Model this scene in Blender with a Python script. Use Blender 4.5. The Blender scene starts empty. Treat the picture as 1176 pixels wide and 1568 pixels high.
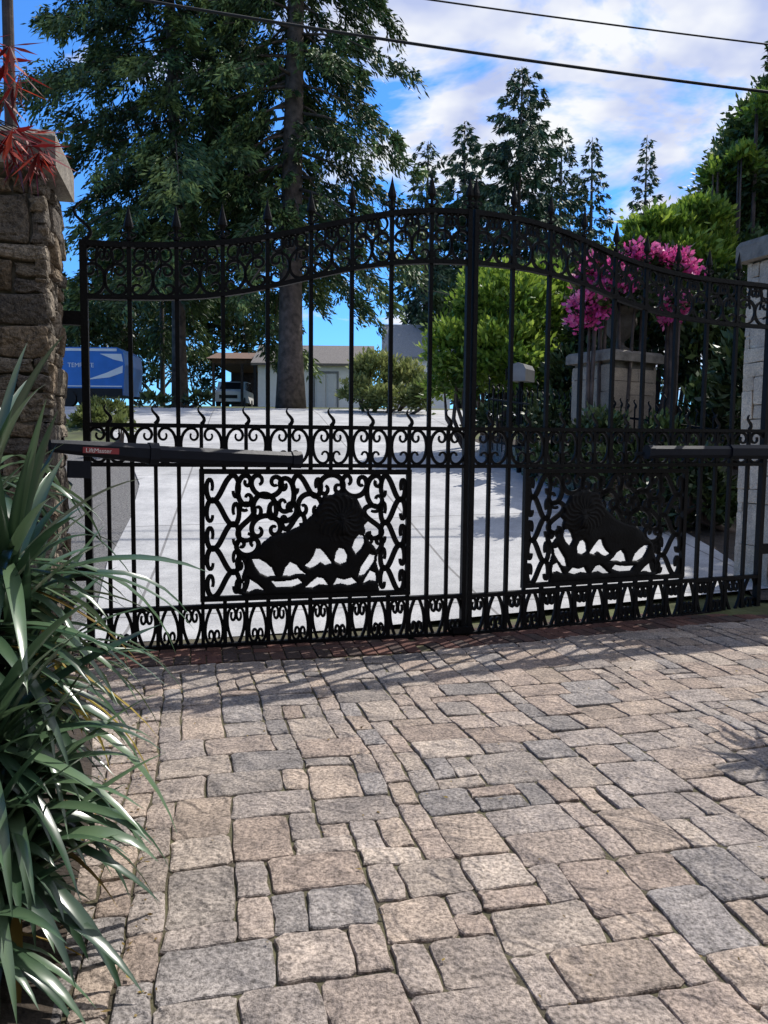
import bpy, math, random
import numpy as np
from mathutils import Vector, Matrix
random.seed(7); rng=np.random.default_rng(7)
sc=bpy.context.scene
# ------------------------------------------------------------------ camera
F=1178.0; CAMP=Vector((0,0,1.4)); PITCH=4.6; ROLL=0.010
R=(Matrix.Rotation(math.radians(90-PITCH),4,'X')@Matrix.Rotation(ROLL,4,'Z'))
cd=bpy.data.cameras.new("camera"); cam=bpy.data.objects.new("camera",cd); sc.collection.objects.link(cam)
cam.matrix_world=Matrix.Translation(CAMP)@R
cd.sensor_fit='VERTICAL'; cd.sensor_height=36; cd.sensor_width=36; cd.lens=36*F/1568
cd.clip_start=0.05; cd.clip_end=3000; sc.camera=cam
sc.view_settings.view_transform='Standard'; sc.view_settings.look='None'; sc.view_settings.exposure=0
R3=R.to_3x3()
def ray(px,py): return R3@Vector((px-588,784-py,-F))
def P(px,py,Y):
    r=ray(px,py); return CAMP+r*(Y/r.y)
# ------------------------------------------------------------------ materials
def nmat(name):
    m=bpy.data.materials.new(name); m.use_nodes=True; nt=m.node_tree
    return m,nt,nt.nodes["Principled BSDF"]
def N(nt,t,**k):
    n=nt.nodes.new(t)
    for a,b in k.items(): setattr(n,a,b)
    return n
def ramp(nt,stops):
    r=N(nt,'ShaderNodeValToRGB'); e=r.color_ramp.elements
    while len(e)<len(stops): e.new(0.5)
    for i,(p,c) in enumerate(stops):
        e[i].position=p; e[i].color=(c[0],c[1],c[2],1)
    return r
def simple(name,col,rough=.6,var=.25,scale=8,bump=.0,metal=0,bscale=None,spec=.5,col2=None):
    m,nt,b=nmat(name); L=nt.links
    tc=N(nt,'ShaderNodeTexCoord'); no=N(nt,'ShaderNodeTexNoise'); no.inputs['Scale'].default_value=scale; no.inputs['Detail'].default_value=4
    L.new(tc.outputs['Object'],no.inputs['Vector'])
    d=[c*(1-var) for c in col]; h=[min(1,c*(1+var)) for c in (col2 or col)]
    r=ramp(nt,[(.3,d),(.7,h)]); L.new(no.outputs['Fac'],r.inputs['Fac']); L.new(r.outputs['Color'],b.inputs['Base Color'])
    b.inputs['Roughness'].default_value=rough; b.inputs['Metallic'].default_value=metal
    b.inputs['Specular IOR Level'].default_value=spec
    if bump:
        n2=N(nt,'ShaderNodeTexNoise'); n2.inputs['Scale'].default_value=bscale or scale*4; n2.inputs['Detail'].default_value=3
        L.new(tc.outputs['Object'],n2.inputs['Vector'])
        bp=N(nt,'ShaderNodeBump'); bp.inputs['Strength'].default_value=bump; bp.inputs['Distance'].default_value=.02
        L.new(n2.outputs['Fac'],bp.inputs['Height']); L.new(bp.outputs['Normal'],b.inputs['Normal'])
    return m
def stonemat(name,bump=.8,bs=45,dist=.012,vein=.5,lo=.42,hi=1.45,stain=.66):
    m,nt,b=nmat(name); L=nt.links
    tc=N(nt,'ShaderNodeTexCoord'); at=N(nt,'ShaderNodeAttribute',attribute_name='col')
    n1=N(nt,'ShaderNodeTexNoise'); n1.inputs['Scale'].default_value=bs*2.2; n1.inputs['Detail'].default_value=3; n1.inputs['Roughness'].default_value=.78
    n2=N(nt,'ShaderNodeTexNoise'); n2.inputs['Scale'].default_value=6; n2.inputs['Detail'].default_value=4; n2.inputs['Roughness'].default_value=.72
    for n in (n1,n2): L.new(tc.outputs['Object'],n.inputs['Vector'])
    r1=ramp(nt,[(.34,(lo,lo*.97,lo*.95)),(.5,(.95,.94,.93)),(.66,(hi,hi*.985,hi*.97))]); L.new(n1.outputs['Fac'],r1.inputs['Fac'])
    r2=ramp(nt,[(.3,(stain,stain*.99,stain)),(.7,(1.28,1.24,1.18))]); L.new(n2.outputs['Fac'],r2.inputs['Fac'])
    a=N(nt,'ShaderNodeMix',data_type='RGBA',blend_type='MULTIPLY'); a.inputs[0].default_value=1
    L.new(at.outputs['Color'],a.inputs[6]); L.new(r1.outputs['Color'],a.inputs[7])
    c=N(nt,'ShaderNodeMix',data_type='RGBA',blend_type='MULTIPLY'); c.inputs[0].default_value=1
    L.new(a.outputs[2],c.inputs[6]); L.new(r2.outputs['Color'],c.inputs[7])
    L.new(c.outputs[2],b.inputs['Base Color']); b.inputs['Roughness'].default_value=.85; b.inputs['Specular IOR Level'].default_value=.25
    n3=N(nt,'ShaderNodeTexNoise'); n3.inputs['Scale'].default_value=5; n3.inputs['Detail'].default_value=2; n3.inputs['Distortion'].default_value=1.4
    L.new(tc.outputs['Object'],n3.inputs['Vector'])
    mm=N(nt,'ShaderNodeMath',operation='MULTIPLY'); mm.inputs[1].default_value=9; L.new(n3.outputs['Fac'],mm.inputs[0])
    fr=N(nt,'ShaderNodeMath',operation='FRACT'); L.new(mm.outputs[0],fr.inputs[0])
    pw=N(nt,'ShaderNodeMath',operation='MULTIPLY'); pw.inputs[1].default_value=vein; L.new(fr.outputs[0],pw.inputs[0])
    ad=N(nt,'ShaderNodeMath',operation='ADD'); L.new(pw.outputs[0],ad.inputs[0]); L.new(n1.outputs['Fac'],ad.inputs[1])
    bp=N(nt,'ShaderNodeBump'); bp.inputs['Strength'].default_value=bump; bp.inputs['Distance'].default_value=dist
    L.new(ad.outputs[0],bp.inputs['Height']); L.new(bp.outputs['Normal'],b.inputs['Normal'])
    return m
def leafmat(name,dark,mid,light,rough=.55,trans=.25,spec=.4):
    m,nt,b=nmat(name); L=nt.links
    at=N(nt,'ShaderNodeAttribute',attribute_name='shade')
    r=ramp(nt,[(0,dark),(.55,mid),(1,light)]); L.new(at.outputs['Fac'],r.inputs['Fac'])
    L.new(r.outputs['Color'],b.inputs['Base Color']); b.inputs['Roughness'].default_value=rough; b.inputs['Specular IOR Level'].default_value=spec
    if trans>0:
        t=N(nt,'ShaderNodeBsdfTranslucent'); mx=N(nt,'ShaderNodeMixShader'); mx.inputs[0].default_value=trans
        L.new(r.outputs['Color'],t.inputs['Color']); L.new(b.outputs[0],mx.inputs[1]); L.new(t.outputs[0],mx.inputs[2])
        L.new(mx.outputs[0],nt.nodes['Material Output'].inputs['Surface'])
    return m
M_iron=simple("black_iron",(.0028,.003,.004),.6,.5,14,.2,0,50,.2)
M_op=simple("opener_metal",(.006,.009,.018),.5,.15,10,.05,0,None,.25)
M_paver=stonemat("paver_stone",bump=.85,bs=32,dist=.009,vein=.85,lo=.38,hi=1.5,stain=.60)
M_wallstone=stonemat("wall_stone",bump=1,bs=18,dist=.02,vein=.4)
M_cutstone=stonemat("cut_stone",bump=.5,bs=30,dist=.01,vein=.15,lo=.7,hi=1.2,stain=.8)
M_brick=stonemat("border_brick",bump=.5,bs=50,dist=.006,vein=.2)
M_joint=simple("joint_sand",(.075,.055,.04),.95,.4,5,.6,0,80,.5,(.085,.08,.04))
M_mortar=simple("mortar",(.13,.12,.10),.9,.3,12,.5)
M_soil=simple("soil",(.04,.03,.022),.95,.5,7,1,0,40)
M_bark=simple("bark",(.085,.065,.055),.9,.55,5,1,0,14)
M_gravel=simple("gravel",(.15,.145,.14),.9,.8,60,1,0,80)
M_white=simple("white_paint",(.80,.80,.79),.6,.05,3)
M_roof=simple("roof_shingle",(.15,.135,.125),.85,.3,14,.5)
M_roofg=simple("roof_grey",(.20,.215,.235),.85,.2,14,.5)
M_glass=simple("dark_glass",(.02,.025,.03),.08,.2,3)
M_blue=simple("blue_paint",(.03,.15,.50),.3,.1,3)
M_rubber=simple("rubber",(.012,.012,.012),.8,.2,5)
M_cap=simple("cap_concrete",(.22,.195,.165),.85,.35,9,.5,0,50)
M_urn=simple("urn_stone",(.12,.105,.09),.85,.3,9,.5,0,50)
M_bark2=simple("pole_wood",(.06,.045,.038),.9,.35,6,.4)
M_grass=simple("ground_grass",(.075,.085,.03),.95,.55,1.4,1,0,12)
M_fir=leafmat("fir_needles",(.010,.026,.012),(.050,.096,.032),(.23,.31,.085),.6,.0)
M_firfar=leafmat("fir_needles_far",(.016,.040,.026),(.048,.092,.048),(.14,.20,.08),.6,.0)
M_laurel=leafmat("laurel_leaves",(.035,.075,.015),(.15,.26,.035),(.42,.54,.08),.4,.38)
M_dkleaf=leafmat("dark_leaves",(.010,.022,.008),(.036,.062,.019),(.11,.16,.04),.5,.0)
M_cedar=leafmat("cedar_leaves",(.012,.030,.009),(.048,.092,.024),(.19,.27,.06),.5,.15)
M_yel=leafmat("weedy_leaves",(.06,.08,.02),(.17,.21,.06),(.34,.36,.13),.6,.3)
M_pink=leafmat("pink_petals",(.45,.03,.19),(.78,.10,.38),(.92,.34,.60),.5,.35)
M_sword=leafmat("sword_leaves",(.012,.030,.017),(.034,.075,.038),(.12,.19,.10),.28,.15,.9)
M_dead=leafmat("dry_leaves",(.10,.06,.02),(.28,.19,.05),(.50,.40,.08),.6,.3)
M_red=leafmat("maple_leaves",(.10,.008,.01),(.28,.02,.02),(.62,.08,.04),.5,.4)
M_conc,nt,b=nmat("driveway_concrete"); L=nt.links
tc=N(nt,'ShaderNodeTexCoord'); br=N(nt,'ShaderNodeTexBrick'); br.offset=0
br.inputs['Scale'].default_value=1; br.inputs['Brick Width'].default_value=3.0; br.inputs['Row Height'].default_value=3.4; br.inputs['Mortar Size'].default_value=.014
br.inputs['Color1'].default_value=(1,1,1,1); br.inputs['Color2'].default_value=(.88,.88,.87,1); br.inputs['Mortar'].default_value=(.45,.44,.43,1)
mp=N(nt,'ShaderNodeMapping'); mp.inputs['Rotation'].default_value=(0,0,-.18); mp.inputs['Location'].default_value=(.9,.3,0)
L.new(tc.outputs['Object'],mp.inputs[0]); L.new(mp.outputs[0],br.inputs['Vector'])
n1=N(nt,'ShaderNodeTexNoise'); n1.inputs['Scale'].default_value=1.5; n1.inputs['Detail'].default_value=6; n1.inputs['Roughness'].default_value=.75; L.new(tc.outputs['Object'],n1.inputs[0])
r=ramp(nt,[(.32,(.33,.33,.335)),(.66,(.56,.555,.55))]); L.new(n1.outputs['Fac'],r.inputs[0])
n2=N(nt,'ShaderNodeTexNoise'); n2.inputs['Scale'].default_value=90; n2.inputs['Detail'].default_value=2; L.new(tc.outputs['Object'],n2.inputs[0])
r2=ramp(nt,[(.3,(.7,.7,.7)),(.6,(1.05,1.05,1.05))]); L.new(n2.outputs['Fac'],r2.inputs[0])
prev=r.outputs['Color']
for o in (br.outputs['Color'],r2.outputs['Color']):
    mx=N(nt,'ShaderNodeMix',data_type='RGBA',blend_type='MULTIPLY'); mx.inputs[0].default_value=1; L.new(prev,mx.inputs[6]); L.new(o,mx.inputs[7]); prev=mx.outputs[2]
L.new(prev,b.inputs['Base Color']); b.inputs['Roughness'].default_value=.85
# ------------------------------------------------------------------ builders
def empty(name):
    e=bpy.data.objects.new(name,None); sc.collection.objects.link(e); return e
def link(name,me,mat,parent=None,smooth=False):
    o=bpy.data.objects.new(name,me); sc.collection.objects.link(o)
    if mat: me.materials.append(mat)
    if parent: o.parent=parent
    if smooth: me.polygons.foreach_set('use_smooth',[True]*len(me.polygons))
    return o
class MB:
    def __init__(s): s.v=[]; s.f=[]; s.c=[]
    def add(s,vs,fs,col=(1,1,1)):
        o=len(s.v); s.v+= [tuple(p) for p in vs]; s.f+=[tuple(i+o for i in f) for f in fs]; s.c+=[col]*len(vs)
    def box(s,a,b,T=None,col=(1,1,1)):
        vs=[(x,y,z) for x in (a[0],b[0]) for y in (a[1],b[1]) for z in (a[2],b[2])]
        if T: vs=[T(*p) for p in vs]
        s.add(vs,[(0,1,3,2),(4,6,7,5),(0,4,5,1),(2,3,7,6),(0,2,6,4),(1,5,7,3)],col)
    def prism(s,poly,y0,y1,T=None,col=(1,1,1)):
        n=len(poly); vs=[(p[0],y0,p[1]) for p in poly]+[(p[0],y1,p[1]) for p in poly]
        if T: vs=[T(*p) for p in vs]
        s.add(vs,[tuple(range(n)),tuple(range(2*n-1,n-1,-1))]+[(i,i+n,(i+1)%n+n,(i+1)%n) for i in range(n)],col)
    def lathe(s,prof,c,n=16,col=(1,1,1)):
        vs=[];fs=[]
        for r_,z in prof:
            for k in range(n):
                a=2*math.pi*k/n; vs.append((c[0]+r_*math.cos(a),c[1]+r_*math.sin(a),c[2]+z))
        for i in range(len(prof)-1):
            for k in range(n): fs.append((i*n+k,i*n+(k+1)%n,(i+1)*n+(k+1)%n,(i+1)*n+k))
        fs.append(tuple(range(n-1,-1,-1))); fs.append(tuple(range((len(prof)-1)*n,len(prof)*n)))
        s.add(vs,fs,col)
    def ribbon(s,pts,w,t,T,col=(1,1,1)):
        p=np.array(pts,float); n=len(p); d=np.gradient(p,axis=0); l=np.hypot(d[:,0],d[:,1])+1e-9
        nn=np.stack([-d[:,1]/l,d[:,0]/l],1); ww=np.full(n,w) if np.isscalar(w) else np.array(w)
        a=p+nn*ww[:,None]/2; c=p-nn*ww[:,None]/2; vs=[];fs=[]
        for i in range(n):
            vs+=[T(a[i,0],-t/2,a[i,1]),T(c[i,0],-t/2,c[i,1]),T(c[i,0],t/2,c[i,1]),T(a[i,0],t/2,a[i,1])]
        for i in range(n-1):
            for k in range(4): fs.append((i*4+k,i*4+(k+1)%4,i*4+4+(k+1)%4,i*4+4+k))
        fs+=[(3,2,1,0),(n*4-4,n*4-3,n*4-2,n*4-1)]
        s.add(vs,fs,col)
    def tube(s,pts,r,n=6,col=(1,1,1)):
        p=[Vector(q) for q in pts]; vs=[];fs=[]; m=len(p); rr=[r]*m if not hasattr(r,'__len__') else r
        for i in range(m):
            d=(p[min(i+1,m-1)]-p[max(i-1,0)]).normalized(); u=d.orthogonal().normalized() if i==0 else (u-d*u.dot(d)).normalized(); w=d.cross(u)
            for k in range(n):
                a=2*math.pi*k/n; vs.append(p[i]+(u*math.cos(a)+w*math.sin(a))*rr[i])
        for i in range(m-1):
            for k in range(n): fs.append((i*n+k,i*n+(k+1)%n,(i+1)*n+(k+1)%n,(i+1)*n+k))
        fs.append(tuple(range(n-1,-1,-1))); fs.append(tuple(range((m-1)*n,m*n))); s.add(vs,fs,col)
    def obj(s,name,mat,parent=None,smooth=False,recalc=True):
        me=bpy.data.meshes.new(name); me.from_pydata(s.v,[],s.f); me.update()
        at=me.attributes.new('col','FLOAT_COLOR','POINT'); at.data.foreach_set('color',np.array([(c[0],c[1],c[2],1) for c in s.c],dtype=np.float32).ravel())
        if recalc:
            import bmesh
            bm=bmesh.new(); bm.from_mesh(me); bmesh.ops.recalc_face_normals(bm,faces=bm.faces); bm.to_mesh(me); bm.free()
        return link(name,me,mat,parent,smooth)
def leaves_obj(name,Pn,A,S,Ln,W,shade,mat,parent=None):
    n=len(Pn); A=A/(np.linalg.norm(A,axis=1,keepdims=True)+1e-9); S=S-A*np.sum(S*A,1,keepdims=True); S=S/(np.linalg.norm(S,axis=1,keepdims=True)+1e-9)
    Ln=np.broadcast_to(Ln,n)[:,None]; W=np.broadcast_to(W,n)[:,None]
    v=np.empty((n,4,3),np.float32)
    v[:,0]=Pn; v[:,1]=Pn+A*Ln*.45+S*W/2; v[:,2]=Pn+A*Ln; v[:,3]=Pn+A*Ln*.45-S*W/2
    me=bpy.data.meshes.new(name); me.vertices.add(n*4); me.vertices.foreach_set('co',v.ravel())
    me.loops.add(n*4); me.loops.foreach_set('vertex_index',np.arange(n*4,dtype=np.int32))
    me.polygons.add(n); me.polygons.foreach_set('loop_start',np.arange(0,n*4,4,dtype=np.int32)); me.update(calc_edges=True)
    at=me.attributes.new('shade','FLOAT','POINT'); at.data.foreach_set('value',np.repeat(np.clip(shade,0,1),4).astype(np.float32))
    return link(name,me,mat,parent)
# ------------------------------------------------------------------ terrain
PY=[-200,6.0,8,22,24,45,60,700]; PZ=[0,0,.2,2.40,2.62,3.9,4.3,9]
def prof(y): return float(np.interp(y,PY,PZ))
ys=sorted(set(PY+[-60,-20,0,3,10,13,16,19,30,38,80,120,200,350])); xs=[-700,-200,-80,-40,-20,-12,-8,-5,-3,0,3,5,8,12,20,40,80,200,700]
vs=[(x,y,prof(y)-.06) for y in ys for x in xs]; nx=len(xs)
fs=[(j*nx+i,j*nx+i+1,(j+1)*nx+i+1,(j+1)*nx+i) for j in range(len(ys)-1) for i in range(nx-1)]
m=MB(); m.add(vs,fs); m.obj("ground",M_grass,recalc=False)
def strip(name,rows,mat,dz,nc=14,sub=6):
    pts=[]; 
    for i in range(len(rows)-1):
        a,b_=rows[i],rows[i+1]
        for k in range(sub):
            t=k/sub; pts.append(((a[0][0]*(1-t)+b_[0][0]*t,a[0][1]*(1-t)+b_[0][1]*t),(a[1][0]*(1-t)+b_[1][0]*t,a[1][1]*(1-t)+b_[1][1]*t)))
    pts.append(rows[-1]); vs=[]
    for (l,r_) in pts:
        for k in range(nc+1):
            t=k/nc; x=l[0]*(1-t)+r_[0]*t; y=l[1]*(1-t)+r_[1]*t; vs.append((x,y,prof(y)+dz))
    q=nc+1; fs=[(j*q+i,j*q+i+1,(j+1)*q+i+1,(j+1)*q+i) for j in range(len(pts)-1) for i in range(nc)]
    m=MB(); m.add(vs,fs); return m.obj(name,mat,recalc=False)
A0=Vector((-2.011,5.157)); C0=Vector((.629,5.788)); B0=Vector((3.402,6.898))
strip("concrete_driveway",[((-2.3,5.32),(3.7,7.3)),((-2.42,6.4),(3.8,7.7)),((-2.9,8),(3.8,8.7)),((-3.3,10),(3.7,10)),((-3.85,12.1),(3.4,12.1)),((-4.6,14),(2.7,14)),((-5.6,16.5),(2.0,17)),((-7.5,19.5),(1.9,20)),((-11,22),(3.5,22)),((-15,24),(16,24)),((-16,29),(20,29))],M_conc,-.012)
strip("gravel_strip",[((-3.3,5.3),(-2.2,5.4)),((-3.6,8),(-2.8,8)),((-4.9,12.1),(-3.75,12.1)),((-8,17),(-5.5,16.5))],M_gravel,-.03,4)
strip("garden_bed",[((3.4,6.95),(9,6.95)),((3.7,8.0),(9,8.0)),((3.7,10),(9,10)),((3.3,12.1),(9,12.1)),((2.6,14),(9,14)),((1.9,17.5),(9,17.5))],M_soil,-.024,6)
# ------------------------------------------------------------------ pavers
TH=math.radians(13.4); ca,sa=math.cos(TH),math.sin(TH)
def L2W(a,b_): return (a*ca-b_*sa, a*sa+b_*ca)
def block(mb,x0,y0,x1,y1,h,depth,T,col,jit=.008,gap=.006,inset=.012,rise=.004,crf=.10):
    x0+=gap;y0+=gap;x1-=gap;y1-=gap; w=x1-x0;d=y1-y0
    cr=min(w,d)*crf
    def perim(ins,cr):
        X0,Y0,X1,Y1=x0+ins,y0+ins,x1-ins,y1-ins; o=[]
        mx=[X0+(X1-X0)*q for q in (.35,.68)]; my=[Y0+(Y1-Y0)*q for q in (.35,.68)]
        o+=[(X0+cr,Y0),(mx[0],Y0),(mx[1],Y0),(X1-cr,Y0),(X1,Y0+cr),(X1,my[0]),(X1,my[1]),(X1,Y1-cr),(X1-cr,Y1),(mx[1],Y1),(mx[0],Y1),(X0+cr,Y1),(X0,Y1-cr),(X0,my[1]),(X0,my[0]),(X0,Y0+cr)]
        return o
    r=random.uniform; J=[(r(-jit,jit),r(-jit,jit)) for _ in range(16)]
    tx,ty=r(-1,1)*rise,r(-1,1)*rise; cx,cy=(x0+x1)/2,(y0+y1)/2
    def zz(x,y): return h+tx*(x-cx)/w*2+ty*(y-cy)/d*2
    vs=[];p0=perim(0,cr);p1=perim(inset*.35,cr*1.1);p2=perim(inset*1.3,cr*1.2);p3=perim(min(w,d)*.27,cr*.6)
    for (p,j) in zip(p0,J): vs.append((p[0]+j[0],p[1]+j[1],h-depth))
    for (p,j) in zip(p0,J): vs.append((p[0]+j[0],p[1]+j[1],zz(*p)-inset*.9))
    for (p,j) in zip(p1,J): vs.append((p[0]+j[0],p[1]+j[1],zz(*p)-inset*.3))
    for (p,j) in zip(p2,J): vs.append((p[0]+j[0],p[1]+j[1],zz(*p)+r(-.002,.001)))
    for (p,j) in zip(p3,J): vs.append((p[0]+j[0],p[1]+j[1],zz(*p)+r(-.0012,.0018)*rise/.004))
    vs.append((cx,cy,h+r(-.001,.002)*rise/.004))
    fs=[(k*16+i,k*16+(i+1)%16,(k+1)*16+(i+1)%16,(k+1)*16+i) for k in range(4) for i in range(16)]+[(64+i,64+(i+1)%16,80) for i in range(16)]
    mb.add([T(*v) for v in vs],fs,col)
def pack(x0,y0,x1,y1,u,sizes,wts):
    nx=int((x1-x0)/u); ny=int((y1-y0)/u); occ=np.zeros((nx,ny),bool); out=[]
    for j in range(ny):
        for i in range(nx):
            if occ[i,j]: continue
            tries=random.choices(sizes,wts,k=6)+[(1,2),(2,1),(1,1)]
            for (a,b_) in tries:
                if i+a<=nx and j+b_<=ny and not occ[i:i+a,j:j+b_].any(): break
            else: a=b_=1
            occ[i:i+a,j:j+b_]=True; out.append((x0+i*u,y0+j*u,x0+(i+a)*u,y0+(j+b_)*u))
    return out
PC=[(.35,.295,.26),(.33,.285,.255),(.355,.295,.25),(.30,.27,.25),(.255,.238,.232),(.375,.325,.285),(.335,.275,.238),(.31,.275,.255)]
def blim(a): return 5.48-.42 if a<1.45 else 5.48-.36+(a-1.45)*.148
mb=MB()
def wob(a,b_): return (a+.014*math.sin(b_*2.3+a*.7)+.007*math.sin(b_*6.1), b_+.016*math.sin(a*1.9+b_*.5)+.007*math.sin(a*5.3))
for (x0,y0,x1,y1) in pack(-5.2,-1.6,8.5,6.4,.106,[(2,2),(3,2),(2,3),(1,2),(2,1),(3,3),(1,1)],[5,5,2.2,2.0,1.4,.35,.2]):
    lim=blim((x0+x1)/2)
    if y0>lim-.07: continue
    y1=min(y1,lim)
    c=random.choice(PC); k=random.uniform(.84,1.12); c=tuple(q*k for q in c)
    block(mb,x0,y0,x1,y1,random.uniform(-.003,.003),.05,lambda a,b_,z:(*L2W(*wob(a,b_)),z),c,jit=.006,gap=.0034,inset=.0075,rise=.0034,crf=.08)
pav=mb.obj("stone_paver_driveway",M_paver)
m=MB(); p=[L2W(-6,-3),L2W(10,-3),L2W(10,6.6),L2W(1.6,5.8),L2W(-6,5.75)]; m.add([(q[0],q[1],-.012) for q in p],[(0,1,2,3,4)]); m.obj("paver_joint_sand",M_joint,recalc=False)
mb=MB(); BC=[(.10,.05,.042),(.125,.066,.054),(.085,.052,.047),(.065,.048,.044)]
def Tl(O,D,off):
    Nn=Vector((-D.y,D.x))
    return lambda s,n,z:(O.x+D.x*s+Nn.x*n, O.y+D.y*s+Nn.y*n, z)
DL=(C0-A0).normalized(); DR=(B0-C0).normalized()
for (O,D,s0,s1,n0,rows) in ((A0,DL,-1.0,2.25,-.41,3),(C0,DR,-.42,4.3,-.34,3)):
    T=Tl(O,D,0)
    for rr in range(rows):
        s=s0
        while s<s1:
            w=.105 if rr!=1 else .21
            hgt=.2 if rr!=1 else .105
            nn=n0+[0,.2,.305][rr]
            c=random.choice(BC); k=random.uniform(.8,1.2); c=tuple(q*k for q in c)
            block(mb,s,nn,s+w,nn+hgt,random.uniform(.0,.003)+(0.002 if D==DR else 0),.05,T,c,jit=.002,gap=.004,inset=.005,rise=.001)
            s+=w
mb.obj("brick_border",M_brick)
# planting bed at left
m=MB(); rngb=[(-.1,-.6),(-.45,.8),(-.80,1.77),(-1.13,2.8),(-1.47,3.85),(-1.9,4.62)]
vs=[];ny=len(rngb)
for (x,y) in rngb:
    for k in range(12): 
        vs.append((x-.45*k+random.uniform(-.03,.03),y+random.uniform(-.05,.05)+(-.15*k*.45),.006+ (0.0 if k==0 else .05+.05*random.random())))
fs=[(j*12+i,j*12+i+1,(j+1)*12+i+1,(j+1)*12+i) for j in range(ny-1) for i in range(11)]
m.add(vs,fs); m.obj("planting_bed",M_soil,recalc=True)
# leaf litter on pavers
n=420; r_=np.random.default_rng(77); lx=np.concatenate([r_.uniform(-1.4,3.6,200),r_.uniform(0,.45,220)]); ly=np.concatenate([r_.uniform(1.3,5.4,200),r_.uniform(1.2,4.4,220)])
lx[200:]=-.60-.325*(ly[200:]-1.2)+lx[200:]**1.0*.8-.1
pp=np.stack([lx,ly,r_.uniform(.004,.012,n)],1); ax=r_.normal(size=(n,3)); ax[:,2]*=.12; sx=r_.normal(size=(n,3)); sx[:,2]*=.2
leaves_obj("leaf_litter",pp,ax,sx,r_.uniform(.008,.028,n),r_.uniform(.004,.012,n),r_.uniform(0,.7,n),M_dead)
# ------------------------------------------------------------------ stone pillars
SC=[(.30,.26,.215),(.36,.31,.245),(.26,.235,.205),(.33,.265,.195),(.22,.195,.17),(.40,.35,.285)]
def pillar(name,corner,ang,w,d,z0,z1,capz,over=.06,tint=1.0,u=.1,vary=.25,rough=1.0,mt=None,capm=None):
    e=empty(name); c_,s_=math.cos(ang),math.sin(ang)
    def T(x,y,z): return (corner[0]+x*c_-y*s_, corner[1]+x*s_+y*c_, z)
    core=MB(); core.box((-w+.03,.03,z0),(-.03,d-.03,z1),T); core.obj("mortar_core",M_mortar,e)
    st=MB(); H=z1-z0
    sizes=[(2,2),(3,2),(2,1),(4,2),(1,1),(3,1),(3,3)]; wt=[3,4,3,2,1,3,1.5]
    faces=[(w,lambda a,b_,h:T(-w+a,.0-h,z0+b_)),(w,lambda a,b_,h:T(-a,d+h,z0+b_)),(d,lambda a,b_,h:T(h,a,z0+b_)),(d,lambda a,b_,h:T(-w-h,d-a,z0+b_))]
    for (ww,FT) in faces:
        n=max(2,int(round(ww/u))); uu=ww/n
        for (x0,y0,x1,y1) in pack(0,0,ww+1e-6,H,uu,sizes,wt):
            c=random.choice(SC); k=random.uniform(1-vary,1+vary*.8); c=tuple((.3*q+.7*g)*k*tint for q,g in zip(c,(.335,.285,.225))) if mt else tuple(q*k*tint for q in c)
            block(st,x0,y0,x1,y1,random.uniform(-.012,.02)*rough,.06,FT,c,jit=.010*rough,gap=.005 if not mt else .003,inset=.016*rough,rise=.012*rough,crf=.07)
    st.obj("stones",mt or M_wallstone,e)
    cp=MB(); 
    r=[(-w-over,-over,z1),(over,-over,z1),(over,d+over,z1),(-w-over,d+over,z1)]
    t1=capz-.05
    vs=[T(*p) for p in r]+[T(p[0],p[1],t1) for p in r]+[T(p[0]*.97+(-w/2)*.03,p[1]*.9+d*.05,capz-.01) for p in r]+[T(-w/2,d/2,capz+.05)]
    fs=[(3,2,1,0)]+[(i,(i+1)%4,(i+1)%4+4,i+4) for i in range(4)]+[(i+4,(i+1)%4+4,(i+1)%4+8,i+8) for i in range(4)]+[(i+8,(i+1)%4+8,12) for i in range(4)]
    cp.add(vs,fs); cp.obj("cap",M_cap,e); return e
pillar("stone_gate_pillar",(-1.983,4.6),TH,.75,.53,-.05,3.0,3.22,.07,.60,.095)
pillar("stone_gate_pillar",(4.42,7.48),math.radians(21.8),.72,.55,-.05,3.27,3.47,.08,1.75,.155,.10,.35,M_cutstone)
pillar("stone_gate_pillar",(4.15,11.9),math.radians(30),.98,.8,.3,2.75,2.92,.07,1.0,.2,.12,.35,M_cutstone)
ub=Vector((3.58,11.95,2.93))
m=MB(); m.lathe([(.16,0),(.17,.04),(.08,.09),(.07,.15),(.17,.24),(.25,.40),(.24,.50),(.21,.56),(.27,.62),(.28,.66),(.2,.66)],ub,20); m.obj("stone_urn",M_urn,smooth=True)
# ------------------------------------------------------------------ gate
gate=empty("wrought_iron_gate")
class Leaf:
    def __init__(s,O,E):
        s.O=O; s.D=(E-O).normalized(); s.L=(E-O).length; s.Nn=Vector((s.D.y,-s.D.x))
    def T(s,a,n,z): return (s.O.x+s.D.x*a+s.Nn.x*(-n), s.O.y+s.D.y*a+s.Nn.y*(-n), z)
    def pj(s,px,py):
        r=ray(px,py)
        t=(s.O.x*s.Nn.x+s.O.y*s.Nn.y)/(r.x*s.Nn.x+r.y*s.Nn.y); q=CAMP+r*t
        return ((q.x-s.O.x)*s.D.x+(q.y-s.O.y)*s.D.y, q.z)
def integ(kf,n=40,th0=0):
    t=(np.arange(n)+.5)/n; k=kf(t); th=th0+np.cumsum(k)/n; x=np.cumsum(np.cos(th)); y=np.cumsum(np.sin(th)); return np.stack([x,y],1)
def norm(c):
    mn=c.min(0); mxx=c.max(0); return (c-mn)/(mxx-mn)
def rotc(c,a): return c@np.array([[math.cos(a),math.sin(a)],[-math.sin(a),math.cos(a)]])
def straighten(c):
    d=c[-1]-c[0]; return rotc(c,-math.atan2(d[1],d[0]))
_C=straighten(integ(lambda t:4.2+26*np.abs(2*t-1)**1.7,56)); C_H=norm(_C); C_V=norm(rotc(_C,math.pi/2))
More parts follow.
